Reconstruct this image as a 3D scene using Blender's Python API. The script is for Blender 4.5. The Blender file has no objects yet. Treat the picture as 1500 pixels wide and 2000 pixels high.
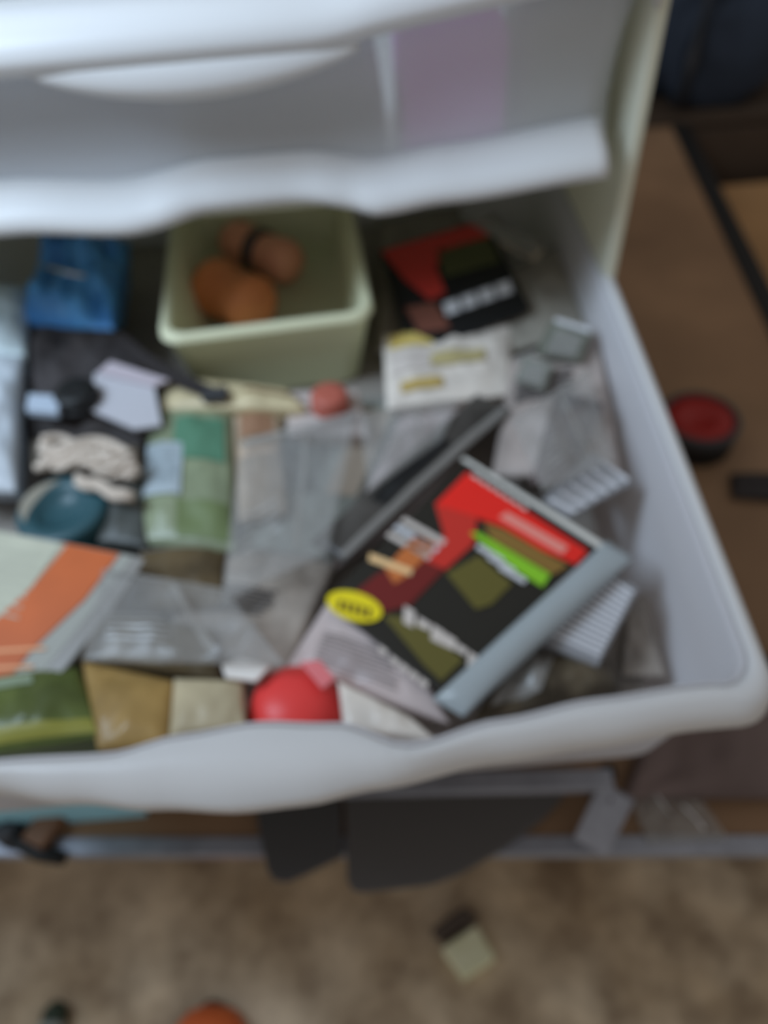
import bpy, bmesh, math, random
from mathutils import Vector, noise
random.seed(7)
C = bpy.context.scene.collection
SC = bpy.context.scene

# ------------------------------------------------------------------ camera
CAMZ = 1.25
PITCH, ROLL, FPX = math.radians(50), math.radians(5), 1500.0
fwd = Vector((0, math.cos(PITCH), -math.sin(PITCH)))
r0 = Vector((1, 0, 0)); u0 = r0.cross(fwd)
right = r0*math.cos(ROLL) - u0*math.sin(ROLL)
up = r0*math.sin(ROLL) + u0*math.cos(ROLL)
cd = bpy.data.cameras.new('camera'); cam = bpy.data.objects.new('camera', cd); C.objects.link(cam)
cam.matrix_world = __import__('mathutils').Matrix(((right.x, up.x, -fwd.x, 0), (right.y, up.y, -fwd.y, 0),
                                                   (right.z, up.z, -fwd.z, CAMZ), (0, 0, 0, 1)))
cd.sensor_fit = 'VERTICAL'; cd.sensor_height = 24; cd.lens = 24*FPX/2000
cd.clip_start = 0.02
cd.dof.use_dof = True; cd.dof.focus_distance = 0.25; cd.dof.aperture_fstop = 2.9
SC.camera = cam

# ------------------------------------------------------------------ light and exposure
w = bpy.data.worlds.new('world'); SC.world = w; w.use_nodes = True
w.node_tree.nodes['Background'].inputs[0].default_value = (1.0, 0.965, 0.93, 1)
w.node_tree.nodes['Background'].inputs[1].default_value = 0.31
SC.view_settings.view_transform = 'Standard'; SC.view_settings.look = 'None'
SC.view_settings.gamma = 1; SC.view_settings.exposure = 0.0; SC.view_settings.use_curve_mapping = False
def area(loc, target, sx, sy, power, col):
    l = bpy.data.lights.new('window_light', 'AREA'); l.shape = 'RECTANGLE'; l.size = sx; l.size_y = sy
    l.energy = power; l.color = col; l.spread = math.radians(110)
    o = bpy.data.objects.new('window_light', l); C.objects.link(o); o.location = loc
    o.rotation_euler = (Vector(target)-Vector(loc)).to_track_quat('-Z', 'Y').to_euler()
area((-0.85, 0.42, 1.80), (-.3, .95, 1.0), 0.6, 0.6, 8.2, (0.64, 0.81, 1.0))

# ------------------------------------------------------------------ helpers
def lin(c):
    c /= 255.0
    return c/12.92 if c <= .04045 else ((c+.055)/1.055)**2.4
def col(r, g, b, k=2.3):
    return tuple(min(.88, max(.004, lin(v)*k)) for v in (r, g, b)) + (1,)
MC = {}
def mat(name, c, rough=.5, metal=0, spec=.3, trans=0.0, transl=0.0, var=0.0, vscale=20, bump=0.0, bscale=60, coat=0, var2=None):
    if name in MC: return MC[name]
    m = bpy.data.materials.new(name); m.use_nodes = True; nt = m.node_tree; N = nt.nodes; L = nt.links
    b = N['Principled BSDF']; out = N['Material Output']
    b.inputs['Base Color'].default_value = c; b.inputs['Roughness'].default_value = rough
    b.inputs['Metallic'].default_value = metal; b.inputs['Specular IOR Level'].default_value = spec
    b.inputs['Coat Weight'].default_value = coat*.3
    tc = N.new('ShaderNodeTexCoord')
    if var:
        n = N.new('ShaderNodeTexNoise'); n.inputs['Scale'].default_value = vscale; n.inputs['Detail'].default_value = 6
        L.new(tc.outputs['Object'], n.inputs['Vector'])
        r = N.new('ShaderNodeValToRGB'); r.color_ramp.elements[0].position = .3; r.color_ramp.elements[1].position = .7
        r.color_ramp.elements[0].color = tuple(v*(1-var) for v in c[:3])+(1,)
        r.color_ramp.elements[1].color = var2 if var2 else tuple(min(.9, v*(1+var)) for v in c[:3])+(1,)
        L.new(n.outputs['Fac'], r.inputs[0]); L.new(r.outputs[0], b.inputs['Base Color'])
    if bump:
        n2 = N.new('ShaderNodeTexNoise'); n2.inputs['Scale'].default_value = bscale; n2.inputs['Detail'].default_value = 4
        L.new(tc.outputs['Object'], n2.inputs['Vector'])
        bp = N.new('ShaderNodeBump'); bp.inputs['Strength'].default_value = bump; bp.inputs['Distance'].default_value = .01
        L.new(n2.outputs['Fac'], bp.inputs['Height']); L.new(bp.outputs[0], b.inputs['Normal'])
    last = b.outputs[0]
    if transl:
        t = N.new('ShaderNodeBsdfTranslucent'); t.inputs[0].default_value = c
        mx = N.new('ShaderNodeMixShader'); mx.inputs[0].default_value = transl
        L.new(last, mx.inputs[1]); L.new(t.outputs[0], mx.inputs[2]); last = mx.outputs[0]
    if trans:
        t = N.new('ShaderNodeBsdfTransparent'); mx = N.new('ShaderNodeMixShader'); mx.inputs[0].default_value = trans
        L.new(last, mx.inputs[1]); L.new(t.outputs[0], mx.inputs[2]); last = mx.outputs[0]
    L.new(last, out.inputs['Surface'])
    MC[name] = m; return m

def ray(px, py): return fwd + right*((px-750)/FPX) + up*((1000-py)/FPX)
def at(px, py, dz):                      # point of a horizontal plane at height dz below/above the lens
    r = ray(px, py); p = r*(dz/r.z); return Vector((p.x, p.y, p.z+CAMZ))
def obj(name, me, m, parent=None, smooth=False):
    if isinstance(me, bmesh.types.BMesh):
        bmesh.ops.recalc_face_normals(me, faces=me.faces)
        bm = me; me = bpy.data.meshes.new(name); bm.to_mesh(me); bm.free()
    o = bpy.data.objects.new(name, me); C.objects.link(o)
    me.materials.append(m)
    if smooth:
        for p in me.polygons: p.use_smooth = True
    if parent: o.parent = parent
    return o
def tag(o, label, cat, group=None):
    o['label'] = label; o['category'] = cat
    if group: o['group'] = group
    return o
def thing(name, label, cat, group=None, loc=(0, 0, 0)):
    o = bpy.data.objects.new(name, None); C.objects.link(o); o.empty_display_size = .02
    return tag(o, label, cat, group)
def struct(name, bm, m):
    o = obj(name, bm, m); o['kind'] = 'structure'; return o
def solid(o, t, bevel=0):
    s = o.modifiers.new('s', 'SOLIDIFY'); s.thickness = t; s.offset = -1
    return o
def bev(o, wd=.002, seg=2):
    b = o.modifiers.new('b', 'BEVEL'); b.width = wd; b.segments = seg; b.limit_method = 'ANGLE'
    return o
def box(bm, x0, x1, y0, y1, z0, z1):
    v = [bm.verts.new((x, y, z)) for z in (z0, z1) for x, y in ((x0, y0), (x1, y0), (x1, y1), (x0, y1))]
    for f in ((0, 1, 2, 3), (4, 5, 6, 7), (0, 1, 5, 4), (1, 2, 6, 5), (2, 3, 7, 6), (3, 0, 4, 7)):
        bm.faces.new([v[i] for i in f])
def prism(bm, pts, t):                   # pts: top outline, goes down by t
    a = [bm.verts.new(p) for p in pts]; b = [bm.verts.new(Vector(p)-Vector((0, 0, t))) for p in pts]
    bm.faces.new(a); bm.faces.new(b[::-1]); n = len(a)
    for i in range(n): bm.faces.new((a[i], b[i], b[(i+1) % n], a[(i+1) % n]))
def tube(bm, pts, r, seg=10, cap=True):
    pts = [Vector(p) for p in pts]; rings = []
    rr = r if isinstance(r, (list, tuple)) else [r]*len(pts)
    for i, p in enumerate(pts):
        d = (pts[min(i+1, len(pts)-1)]-pts[max(i-1, 0)]).normalized()
        a = d.cross(Vector((0, 0, 1)));
        if a.length < .1: a = d.cross(Vector((1, 0, 0)))
        a.normalize(); b = d.cross(a)
        rings.append([bm.verts.new(p+(a*math.cos(2*math.pi*k/seg)+b*math.sin(2*math.pi*k/seg))*rr[i]) for k in range(seg)])
    for i in range(len(rings)-1):
        for k in range(seg):
            bm.faces.new((rings[i][k], rings[i][(k+1) % seg], rings[i+1][(k+1) % seg], rings[i+1][k]))
    if cap: bm.faces.new(rings[0]); bm.faces.new(rings[-1][::-1])
def lathe(bm, c, prof, seg=40, axis='Z', caps=True):   # prof: (r, z)
    rings = []
    for r, z in prof:
        rings.append([bm.verts.new((c[0]+r*math.cos(2*math.pi*k/seg), c[1]+r*math.sin(2*math.pi*k/seg), c[2]+z)) for k in range(seg)])
    for i in range(len(rings)-1):
        for k in range(seg):
            bm.faces.new((rings[i][k], rings[i][(k+1) % seg], rings[i+1][(k+1) % seg], rings[i+1][k]))
    if caps: bm.faces.new(rings[0]); bm.faces.new(rings[-1])
def bil(q, u, v): return (q[0]*(1-u)+q[1]*u)*(1-v) + (q[3]*(1-u)+q[2]*u)*v

# a rigid flat slab; outline given on the plane dz (or a height per corner)
def quadpts(px, dz):
    if isinstance(dz, (int, float)): dz = [dz]*len(px)
    return [at(p[0], p[1], d) for p, d in zip(px, dz)]
def slab(name, px, dz, t, m, parent=None, bevel=.001):
    bm = bmesh.new(); prism(bm, quadpts(px, dz), t); o = obj(name, bm, m, parent)
    if bevel: bev(o, bevel, 2)
    return o
class Plane:                             # a tilted plane through three pixel points
    def __init__(s, a, b, c):
        s.p = at(*a); s.n = (at(*b)-s.p).cross(at(*c)-s.p).normalized()
        if s.n.z < 0: s.n = -s.n
    def at(s, px, py, off=0):
        r = ray(px, py); o = Vector((0, 0, CAMZ)); p = s.p+s.n*off
        return o + r*((p-o).dot(s.n)/r.dot(s.n))
    def slab(s, name, px, m, parent=None, t=.001, off=0, bevel=0):
        bm = bmesh.new(); a = [s.at(x, y, off) for x, y in px]
        va = [bm.verts.new(p) for p in a]; vb = [bm.verts.new(p-s.n*t) for p in a]; n = len(a)
        bm.faces.new(va); bm.faces.new(vb[::-1])
        for i in range(n): bm.faces.new((va[i], vb[i], vb[(i+1) % n], va[(i+1) % n]))
        o = obj(name, bm, m, parent)
        if bevel: bev(o, bevel, 2)
        return o
# a soft bag: four corners, puffed in the middle, crumpled
class Bag:
    def __init__(s, px, dz, puff=.012, crumple=.004, freq=38, seed=0):
        s.q = quadpts(px, dz); s.puff = puff; s.cr = crumple; s.fr = freq; s.seed = seed
    def top(s, u, v, off=0):
        p = bil(s.q, u, v); e = min(1, 6*min(u, 1-u, v, 1-v))
        h = s.puff*(math.sin(math.pi*u)*math.sin(math.pi*v))**.45 if 0 < u < 1 and 0 < v < 1 else 0
        nz = noise.noise(Vector((p.x*s.fr, p.y*s.fr*.6, s.seed)))*s.cr + noise.noise(Vector((p.x*s.fr*2.3, p.y*s.fr*1.5, s.seed+9)))*s.cr*.5
        return p + Vector((0, 0, h + nz*e + off))
    def build(s, name, m, parent=None, n=26, thick=.008):
        bm = bmesh.new(); T = []; B = []
        for j in range(n+1):
            T.append([bm.verts.new(s.top(i/n, j/n)) for i in range(n+1)])
            row = []
            for i in range(n+1):
                u, v = i/n, j/n; e = min(1, 8*min(u, 1-u, v, 1-v)); p = bil(s.q, u, v)
                row.append(bm.verts.new(p-Vector((0, 0, .001+thick*e))))
            B.append(row)
        for j in range(n):
            for i in range(n):
                bm.faces.new((T[j][i], T[j][i+1], T[j+1][i+1], T[j+1][i])); bm.faces.new((B[j][i], B[j+1][i], B[j+1][i+1], B[j][i+1]))
        for k in range(n):
            bm.faces.new((T[0][k], B[0][k], B[0][k+1], T[0][k+1])); bm.faces.new((T[n][k], T[n][k+1], B[n][k+1], B[n][k]))
            bm.faces.new((T[k][0], T[k+1][0], B[k+1][0], B[k][0])); bm.faces.new((T[k][n], B[k][n], B[k+1][n], T[k+1][n]))
        return obj(name, bm, m, parent, True)
    def patch(s, name, u0, v0, u1, v1, m, parent, n=10, off=.0012, skew=0):
        bm = bmesh.new(); G = []
        for j in range(n+1):
            G.append([bm.verts.new(s.top(min(.99, max(.01, u0+(u1-u0)*i/n+skew*(j/n))), v0+(v1-v0)*j/n, off)) for i in range(n+1)])
        for j in range(n):
            for i in range(n): bm.faces.new((G[j][i], G[j][i+1], G[j+1][i+1], G[j+1][i]))
        return obj(name, bm, m, parent, True)

# ------------------------------------------------------------------ materials
plast = mat('translucent_white_plastic', col(226, 225, 228, 1.1), .35, trans=.20, transl=.30)
plast_rim = mat('white_plastic_rim', col(232, 231, 231, 1.1), .3, trans=.10, transl=.25)
plast_bin = mat('cream_green_plastic', col(222, 222, 188, 1.25), .4, transl=.25)
clear = mat('clear_film', (.50, .49, .47, 1), .2, trans=.74, spec=.7)
clear2 = mat('cloudy_film', (.40, .385, .36, 1), .25, trans=.4, spec=.8)
black = mat('black_print', col(24, 24, 24, 1.3), .5)
dark = mat('dark_grey_plastic', col(48, 48, 50, 1.6), .45)
white = mat('white_print', col(190, 180, 172, 1.25), .5)
steel = mat('blue_grey_steel', col(116, 118, 126, 1.9), .35, metal=.35, var=.15, vscale=30)

Z = lambda d: CAMZ + d

# ------------------------------------------------------------------ setting
def concrete():
    m = bpy.data.materials.new('concrete'); m.use_nodes = True; nt = m.node_tree; N = nt.nodes; L = nt.links
    b = N['Principled BSDF']; b.inputs['Roughness'].default_value = .8; tc = N.new('ShaderNodeTexCoord')
    n1 = N.new('ShaderNodeTexNoise'); n1.inputs['Scale'].default_value = 11; n1.inputs['Detail'].default_value = 7; n1.inputs['Roughness'].default_value = .6
    n2 = N.new('ShaderNodeTexNoise'); n2.inputs['Scale'].default_value = 5; n2.inputs['Detail'].default_value = 4
    n3 = N.new('ShaderNodeTexVoronoi'); n3.inputs['Scale'].default_value = 45
    for n in (n1, n2, n3): L.new(tc.outputs['Object'], n.inputs['Vector'])
    r1 = N.new('ShaderNodeValToRGB'); r1.color_ramp.elements[0].position = .32; r1.color_ramp.elements[1].position = .68
    r1.color_ramp.elements[0].color = col(82, 71, 58, 3.7); r1.color_ramp.elements[1].color = col(134, 122, 106, 3.8)
    r2 = N.new('ShaderNodeValToRGB'); r2.color_ramp.elements[0].position = .35; r2.color_ramp.elements[1].position = .65
    r2.color_ramp.elements[0].color = (.78, .70, .60, 1); r2.color_ramp.elements[1].color = (1.0, .98, .95, 1)
    r3 = N.new('ShaderNodeValToRGB'); r3.color_ramp.elements[0].position = .05; r3.color_ramp.elements[1].position = .2
    r3.color_ramp.elements[0].color = (.5, .45, .4, 1); r3.color_ramp.elements[1].color = (1, 1, 1, 1)
    L.new(n1.outputs['Fac'], r1.inputs[0]); L.new(n2.outputs['Fac'], r2.inputs[0]); L.new(n3.outputs['Distance'], r3.inputs[0])
    m1 = N.new('ShaderNodeMixRGB'); m1.blend_type = 'MULTIPLY'; m1.inputs[0].default_value = 1
    m2 = N.new('ShaderNodeMixRGB'); m2.blend_type = 'MULTIPLY'; m2.inputs[0].default_value = .3
    L.new(r1.outputs[0], m1.inputs[1]); L.new(r2.outputs[0], m1.inputs[2]); L.new(m1.outputs[0], m2.inputs[1]); L.new(r3.outputs[0], m2.inputs[2])
    L.new(m2.outputs[0], b.inputs['Base Color'])
    bp = N.new('ShaderNodeBump'); bp.inputs['Strength'].default_value = .5; bp.inputs['Distance'].default_value = .01
    L.new(n1.outputs['Fac'], bp.inputs['Height']); L.new(bp.outputs[0], b.inputs['Normal'])
    return m
bm = bmesh.new(); box(bm, -3, 3, -1.6, 3.6, -.06, 0); struct('floor', bm, concrete())
bm = bmesh.new(); box(bm, -3, 3, 3.6, 3.7, -.06, 2.6)
struct('wall_back', bm, mat('dark_wall', col(60, 54, 46, 1.6), .9, var=.2, vscale=3))

# work table: brown top with a grey steel front rail and a black right edge
TZ = -.80
t = thing('work_table', 'brown wooden work table with a grey steel front rail and black side edge', 'table')
fl, fr = at(0, 1662, TZ), at(1500, 1658, TZ)
sl = (fr.y-fl.y)/(fr.x-fl.x); fy = lambda x: fl.y+sl*(x-fl.x)
e1, e2 = at(1318, 250, TZ), at(1497, 620, TZ)
ex = lambda y: e1.x+(e2.x-e1.x)*(y-e1.y)/(e2.y-e1.y)
ycorner = .16
corner = Vector((ex(ycorner), fy(ex(ycorner)), Z(TZ))); backR = Vector((ex(1.72), 1.72, Z(TZ)))
wood = mat('brown_board', col(78, 60, 44, 3.6), .6, var=.18, vscale=6, bump=.1)
bm = bmesh.new(); prism(bm, [Vector((-1.0, fy(-1.0), Z(TZ))), corner, backR, Vector((-1.0, 1.72, Z(TZ)))], .011)
obj('table_top', bm, wood, t)
bm = bmesh.new(); a = Vector((-1.0, fy(-1.0), Z(TZ)+.003)); b_ = corner+Vector((0, 0, .003))
prism(bm, [a-Vector((0, .006, 0)), b_-Vector((0, .006, 0)), b_+Vector((0, .013, 0)), a+Vector((0, .013, 0))], .014); bev(obj('front_rail', bm, steel, t), .002)
bm = bmesh.new(); a = corner+Vector((0, 0, .004)); b_ = backR+Vector((0, 0, .004)); d = Vector((.032, 0, 0))
prism(bm, [a-d*.2, a+d, b_+d, b_-d*.2], .037); bev(obj('side_edge', bm, mat('black_edge', col(24, 23, 22, 1.6), .5), t), .003)
for x, y in ((-.95, .5), (.62, .34), (-.95, 1.66), (.60, 1.66)):
    bm = bmesh.new(); box(bm, x-.025, x+.025, y-.025, y+.025, 0, Z(TZ)-.011); obj('leg', bm, steel, t)

# ------------------------------------------------------------------ drawer cart
cart = thing('drawer_cart', 'white plastic drawer cart standing on the brown table, middle drawer pulled out', 'drawer cart')
XL, XR = -.470, .254
def smooth_interp(tab, x):
    if x <= tab[0][0]: return tab[0][1]
    if x >= tab[-1][0]: return tab[-1][1]
    for (a, ya), (b, yb) in zip(tab, tab[1:]):
        if a <= x <= b:
            s = (x-a)/(b-a); s = s*s*(3-2*s); return ya+(yb-ya)*s
TAPER = [1]
def ring(x0, x1, y0, y1, r, z, front=None, nside=60):
    """rounded rectangle counter-clockwise from the front left; front(x) shifts the front side in y"""
    pts = []
    for i in range(nside+1): pts.append((x0+r+(x1-x0-2*r)*i/nside, y0, 1))
    for k in range(1, 9): a = -math.pi/2+math.pi/2*k/8; pts.append((x1-r+r*math.cos(a), y0+r+r*math.sin(a), (1-math.sin(a+math.pi/2))))
    for i in range(1, 13): pts.append((x1, y0+r+(y1-y0-2*r)*i/12, 0))
    for k in range(1, 9): a = math.pi/2*k/8; pts.append((x1-r+r*math.cos(a), y1-r+r*math.sin(a), 0))
    for i in range(1, 13): pts.append((x1-r-(x1-x0-2*r)*i/12, y1, 0))
    for k in range(1, 9): a = math.pi/2+math.pi/2*k/8; pts.append((x0+r+r*math.cos(a), y1-r+r*math.sin(a), 0))
    for i in range(1, 13): pts.append((x0, y1-r-(y1-y0-2*r)*i/12, 0))
    for k in range(1, 8): a = math.pi+math.pi/2*k/8; pts.append((x0+r+r*math.cos(a), y0+r+r*math.sin(a), (1-math.cos(a-math.pi))))
    out = []
    for x, y, wt in pts:
        dy, dz = (front(x) if front else (0, 0)); wt = max(0, min(1, wt)) if wt != 1 else 1
        k = 1-.042*max(0, min(1.2, (.65-y)/.45)) if TAPER[0] else 1
        out.append(Vector((-.11+(x+.11)*k, y+dy*wt, z+dz*wt)))
    return out
def loft(bm, rings, close_last=True):
    R = [[bm.verts.new(p) for p in r] for r in rings]; n = len(R[0])
    for a, b in zip(R, R[1:]):
        for k in range(n): bm.faces.new((a[k], a[(k+1) % n], b[(k+1) % n], b[k]))
    if close_last: bm.faces.new(R[-1])
# middle drawer, pulled out: front at y .19, right wall at x .248
yin = [(-.25, .203), (-.186, .201), (-.14, .209), (-.092, .213), (-.04, .208), (.009, .190), (.068, .201), (.133, .209), (.20, .213)]
yout = [(-.40, .196), (-.272, .191), (-.21, .180), (-.157, .172), (-.10, .166), (-.062, .167), (-.015, .173), (.066, .183), (.13, .187), (.20, .193)]
hd = lambda x: math.exp(-((x+.10)/.10)**2)
f_in = lambda x: (smooth_interp(yin, x)-.205, 0)
f_mid = lambda x: ((smooth_interp(yin, x)*.45+smooth_interp(yout, x)*.55)-.19, -.006*hd(x))
f_out = lambda x: (smooth_interp(yout, x)-.19, 0)
def walls_part(o): solid(o, .0022); return o
y1 = 1.02
bm = bmesh.new()
loft(bm, [ring(XL+.016, XR-.016, .205, y1-.014, .030, Z(-.450), f_in),
          ring(XL+.018, XR-.018, .208, y1-.018, .030, Z(-.456), f_in),
          ring(XL+.021, XR-.021, .214, y1-.03, .03, Z(-.50)),
          ring(XL+.028, XR-.028, .226, y1-.04, .04, Z(-.590)),
          ring(XL+.036, XR-.036, .236, y1-.05, .04, Z(-.598))])
middle = walls_part(obj('drawer', bm, plast, cart, True)); middle['label'] = 'open middle drawer of cloudy plastic full of packages'
bm = bmesh.new()
loft(bm, [ring(XL+.016, XR-.016, .205, y1-.014, .030, Z(-.450), f_in),
          ring(XL+.013, XR-.013, .201, y1-.012, .030, Z(-.4465), f_in),
          ring(XL+.007, XR-.007, .190, y1-.006, .030, Z(-.448), f_mid),
          ring(XL+.001, XR-.001, .1915, y1, .030, Z(-.458), f_out),
          ring(XL, XR, .19, y1, .030, Z(-.470), f_out),
          ring(XL+.001, XR-.001, .192, y1, .030, Z(-.476), f_out)], False)
solid(obj('drawer_rim', bm, plast_rim, middle, True), .0022)
TAPER[0] = 0; XL, XR = -.468, .243
# top drawer, closed: face at y .649
fw = [(-.30, .010), (-.20, .007), (-.175, .009), (-.13, .018), (-.06, .020), (-.01, .012), (.02, .002), (.07, .004), (.22, .0)]
f_low = lambda x: (smooth_interp(fw, x), smooth_interp([(-.3, .012), (-.2, .004), (-.12, .014), (-.04, .014), (.02, .005), (.08, .010), (.22, .022)], x))
bm = bmesh.new()
YT = .652
f_up = lambda x: (0, .13*max(0, x+.03)**1.0*min(1, max(0, x+.03)/.05))
loft(bm, [ring(XL+.014, XR-.010, YT+.006, 1.06, .025, Z(-.205), f_up),
          ring(XL+.018, XR-.014, YT+.016, 1.055, .025, Z(-.235)),
          ring(XL+.020, XR-.015, YT+.023, 1.055, .025, Z(-.265)),
          ring(XL+.022, XR-.016, YT+.024, 1.05, .025, Z(-.290)),
          ring(XL+.022, XR-.016, YT+.018, 1.05, .025, Z(-.312)),
          ring(XL+.023, XR-.017, YT+.008, 1.05, .025, Z(-.326)),
          ring(XL+.024, XR-.018, YT+.012, 1.05, .025, Z(-.345)),
          ring(XL+.03, XR-.022, YT+.02, 1.045, .025, Z(-.350))])
plast_face = mat('clear_white_plastic', col(225, 228, 232, 1.1), .35, trans=.50, transl=.15)
upper = obj('drawer', bm, plast_face, cart, True); solid(upper, .0022); upper['label'] = 'closed top drawer of cloudy plastic'
bm = bmesh.new()                         # thick rolled top rim
loft(bm, [ring(XL+.018, XR-.030, YT+.062, 1.04, .025, Z(-.192), f_up),
          ring(XL+.014, XR-.024, YT+.050, 1.045, .025, Z(-.184), f_up),
          ring(XL+.010, XR-.006, YT+.012, 1.06, .025, Z(-.184), f_up),
          ring(XL+.003, XR-.001, YT-.010, 1.065, .028, Z(-.190), f_up),
          ring(XL+.001, XR+.002, YT-.022, 1.065, .030, Z(-.203), f_up),
          ring(XL+.003, XR, YT-.020, 1.065, .030, Z(-.216), f_up)], False)
solid(obj('drawer_rim', bm, plast_rim, upper, True), .0025)
bm = bmesh.new()                         # wavy bottom flange of the face
def frow(y, z, k=1): return [Vector((XL+.02+(XR-XL-.048)*i/70, y+f_low(XL+.02+(XR-XL-.048)*i/70)[0]*k, Z(z)+f_low(XL+.02+(XR-XL-.048)*i/70)[1])) for i in range(71)]
rows = [frow(YT+.016, -.318, 0), frow(YT+.004, -.326, .5), frow(YT-.016, -.334), frow(YT-.026, -.342), frow(YT-.026, -.352), frow(YT-.020, -.356), frow(YT+.014, -.354, .3)]
R = [[bm.verts.new(p) for p in r] for r in rows]
for a, b in zip(R, R[1:]):
    for k in range(70): bm.faces.new((a[k], a[k+1], b[k+1], b[k]))
solid(obj('bottom_flange', bm, plast_rim, upper, True), .002)
bm = bmesh.new()                         # scooped handle under the rim
hx0, hx1 = -.235, .012; R = []
for i in range(41):
    s = i/40; x = hx0+(hx1-hx0)*s; h = math.sin(math.pi*s)**.75*(1-.12*(s-.4)); row = []
    for j in range(9):
        yy, zz = [(YT-.017, -.212), (YT-.018-.004*h, -.213-.004*h), (YT-.018-.006*h, -.214-.009*h), (YT-.018-.008*h, -.215-.015*h), (YT-.018-.007*h, -.216-.020*h),
                  (YT-.018-.004*h, -.216-.024*h), (YT-.018+.002*h, -.217-.027*h), (YT-.012+.006*h, -.217-.028*h), (YT-.010+.018*h, -.217-.030*h)][j]
        row.append(bm.verts.new((x, yy, Z(zz))))
    R.append(row)
for a, b in zip(R, R[1:]):
    for j in range(8): bm.faces.new((a[j], a[j+1], b[j+1], b[j]))
solid(obj('handle', bm, plast_rim, upper, True), .003)
# frame: side panels, shelves, front posts
fm = mat('frame_plastic', col(225, 224, 206, 1.2), .45, transl=.25, trans=.05)
for x0, x1 in ((XL-.012, XL+.0), (XR-.004, XR+.008)):
    bm = bmesh.new(); box(bm, x0, x1, .655, 1.09, Z(TZ)+.0006, Z(-.14)); bev(obj('side_panel', bm, fm, cart), .004, 3)
bm = bmesh.new(); box(bm, XL-.012, XR+.014, 1.09, 1.10, Z(TZ)+.0006, Z(-.14)); bev(obj('back_panel', bm, fm, cart), .004, 3)
for z in (-.368, -.620, -.790):
    bm = bmesh.new(); box(bm, XL+.001, XR-.005, .705, 1.089, Z(z)-.007, Z(z)); bev(obj('shelf', bm, fm, cart), .002)
# closed bottom drawer
bm = bmesh.new()
loft(bm, [ring(XL+.014, XR-.010, YT+.006, 1.06, .025, Z(-.637)), ring(XL+.03, XR-.022, YT+.02, 1.05, .025, Z(-.775)), ring(XL+.034, XR-.026, YT+.024, 1.045, .025, Z(-.78))])
solid(obj('drawer', bm, plast, cart, True), .0022)
# things seen dimly through the closed top drawer
def inside_box(name, x0, x1, y0, y1, z0, z1, m, label, cat, top=.9):
    bm = bmesh.new()
    cx, cy = (x0+x1)/2, (y0+y1)/2; hw, hy = (x1-x0)/2, (y1-y0)/2
    rs = []
    for k, zz in ((.93, z0), (1, z0+.01), (1, z1-.012), (top, z1)):
        rs.append([Vector((cx+hw*k*sx, cy+hy*k*sy, zz)) for sx, sy in ((-1, -1), (1, -1), (1, 1), (-1, 1))])
    R = [[bm.verts.new(p) for p in r] for r in rs]
    for a, b in zip(R, R[1:]):
        for k in range(4): bm.faces.new((a[k], a[(k+1) % 4], b[(k+1) % 4], b[k]))
    bm.faces.new(R[0]); bm.faces.new(R[-1])
    return bev(tag(obj(name, bm, m), label, cat), .005, 3)
inside_box('darkening_box', .150, .212, .684, .80, Z(-.349), Z(-.20), mat('grey_green_box', col(92, 94, 82, 2), .7), 'added grey green box darkening the right end of the closed top drawer face', 'box')  # added to darken the face where lit inner walls showed through
inside_box('pouch', .045, .135, .682, .78, Z(-.349), Z(-.222), mat('pink_fabric', col(240, 90, 200, 2.6), .7), 'pink pouch showing dimly through the closed top drawer', 'pouch')
inside_box('pouch', -.13, .03, .684, .80, Z(-.349), Z(-.255), mat('charcoal_fabric', col(50, 54, 64, 2), .7), 'charcoal pouch behind the face of the closed top drawer, left of the pink one', 'pouch')
inside_box('cloth_bundle', -.34, -.145, .684, .82, Z(-.349), Z(-.235), mat('slate_fabric', col(92, 102, 122, 2), .7), 'slate blue cloth bundle behind the left of the top drawer face', 'cloth')

# ------------------------------------------------------------------ contents of the open drawer
DB = -.590                               # drawer floor
# bottom layer: bulky clear bags that carry the rest
def zip_bag(px, dz, m, label, thick=.03, puff=.012, group=None, seed=0, crumple=.004, extra=None, name='plastic_bag', cat='bag', seal=True):
    t = thing(name, label, cat, group); b = Bag(px, dz, puff, crumple, 38, seed)
    b.build('bag_body', m, t, thick=thick)
    if seal: b.patch('seal_strip', .02, .03, .98, .075, clear2, t)
    if extra: extra(b, t)
    return t
grey_film = mat('grey_beige_film', col(112, 105, 98, 2.5), .3, var=.35, vscale=26, coat=.4)
grey_film2 = mat('grey_green_film', col(104, 107, 102, 2.5), .3, var=.3, vscale=30, coat=.4)
mauve_film = mat('mauve_grey_film', col(120, 110, 108, 2.5), .3, var=.22, vscale=24, coat=.4)
pale_film = mat('pale_film', col(150, 143, 135, 2.4), .35, var=.2, vscale=30, coat=.3)
under = mat('kraft_card', col(110, 104, 98, 2.2), .7, var=.2, vscale=12)
t = tag(obj('cardboard_sheet', (lambda b: (box(b, XL+.055, XR-.052, .262, .985, Z(DB)+.001, Z(-.556)), b)[1])(bmesh.new()), under), 'flat greyish card box covering the drawer floor under the packages', 'box')

def lines(b, t, u0, u1, v0, v1, n, m, name='print_line', duty=.5):
    for k in range(n):
        a = v0+(v1-v0)*k/n; b.patch(name, u0, a, u1-random.random()*.1*(u1-u0), a+(v1-v0)/n*duty, m, t, n=4, off=.0022)
ink = mat('grey_ink', col(62, 60, 60, 1.8), .6)
lab = mat('pale_grey_label', col(158, 158, 160, 2.0), .5)
lab_blue = mat('cool_white_label', col(128, 136, 140, 1.8), .5)

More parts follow.
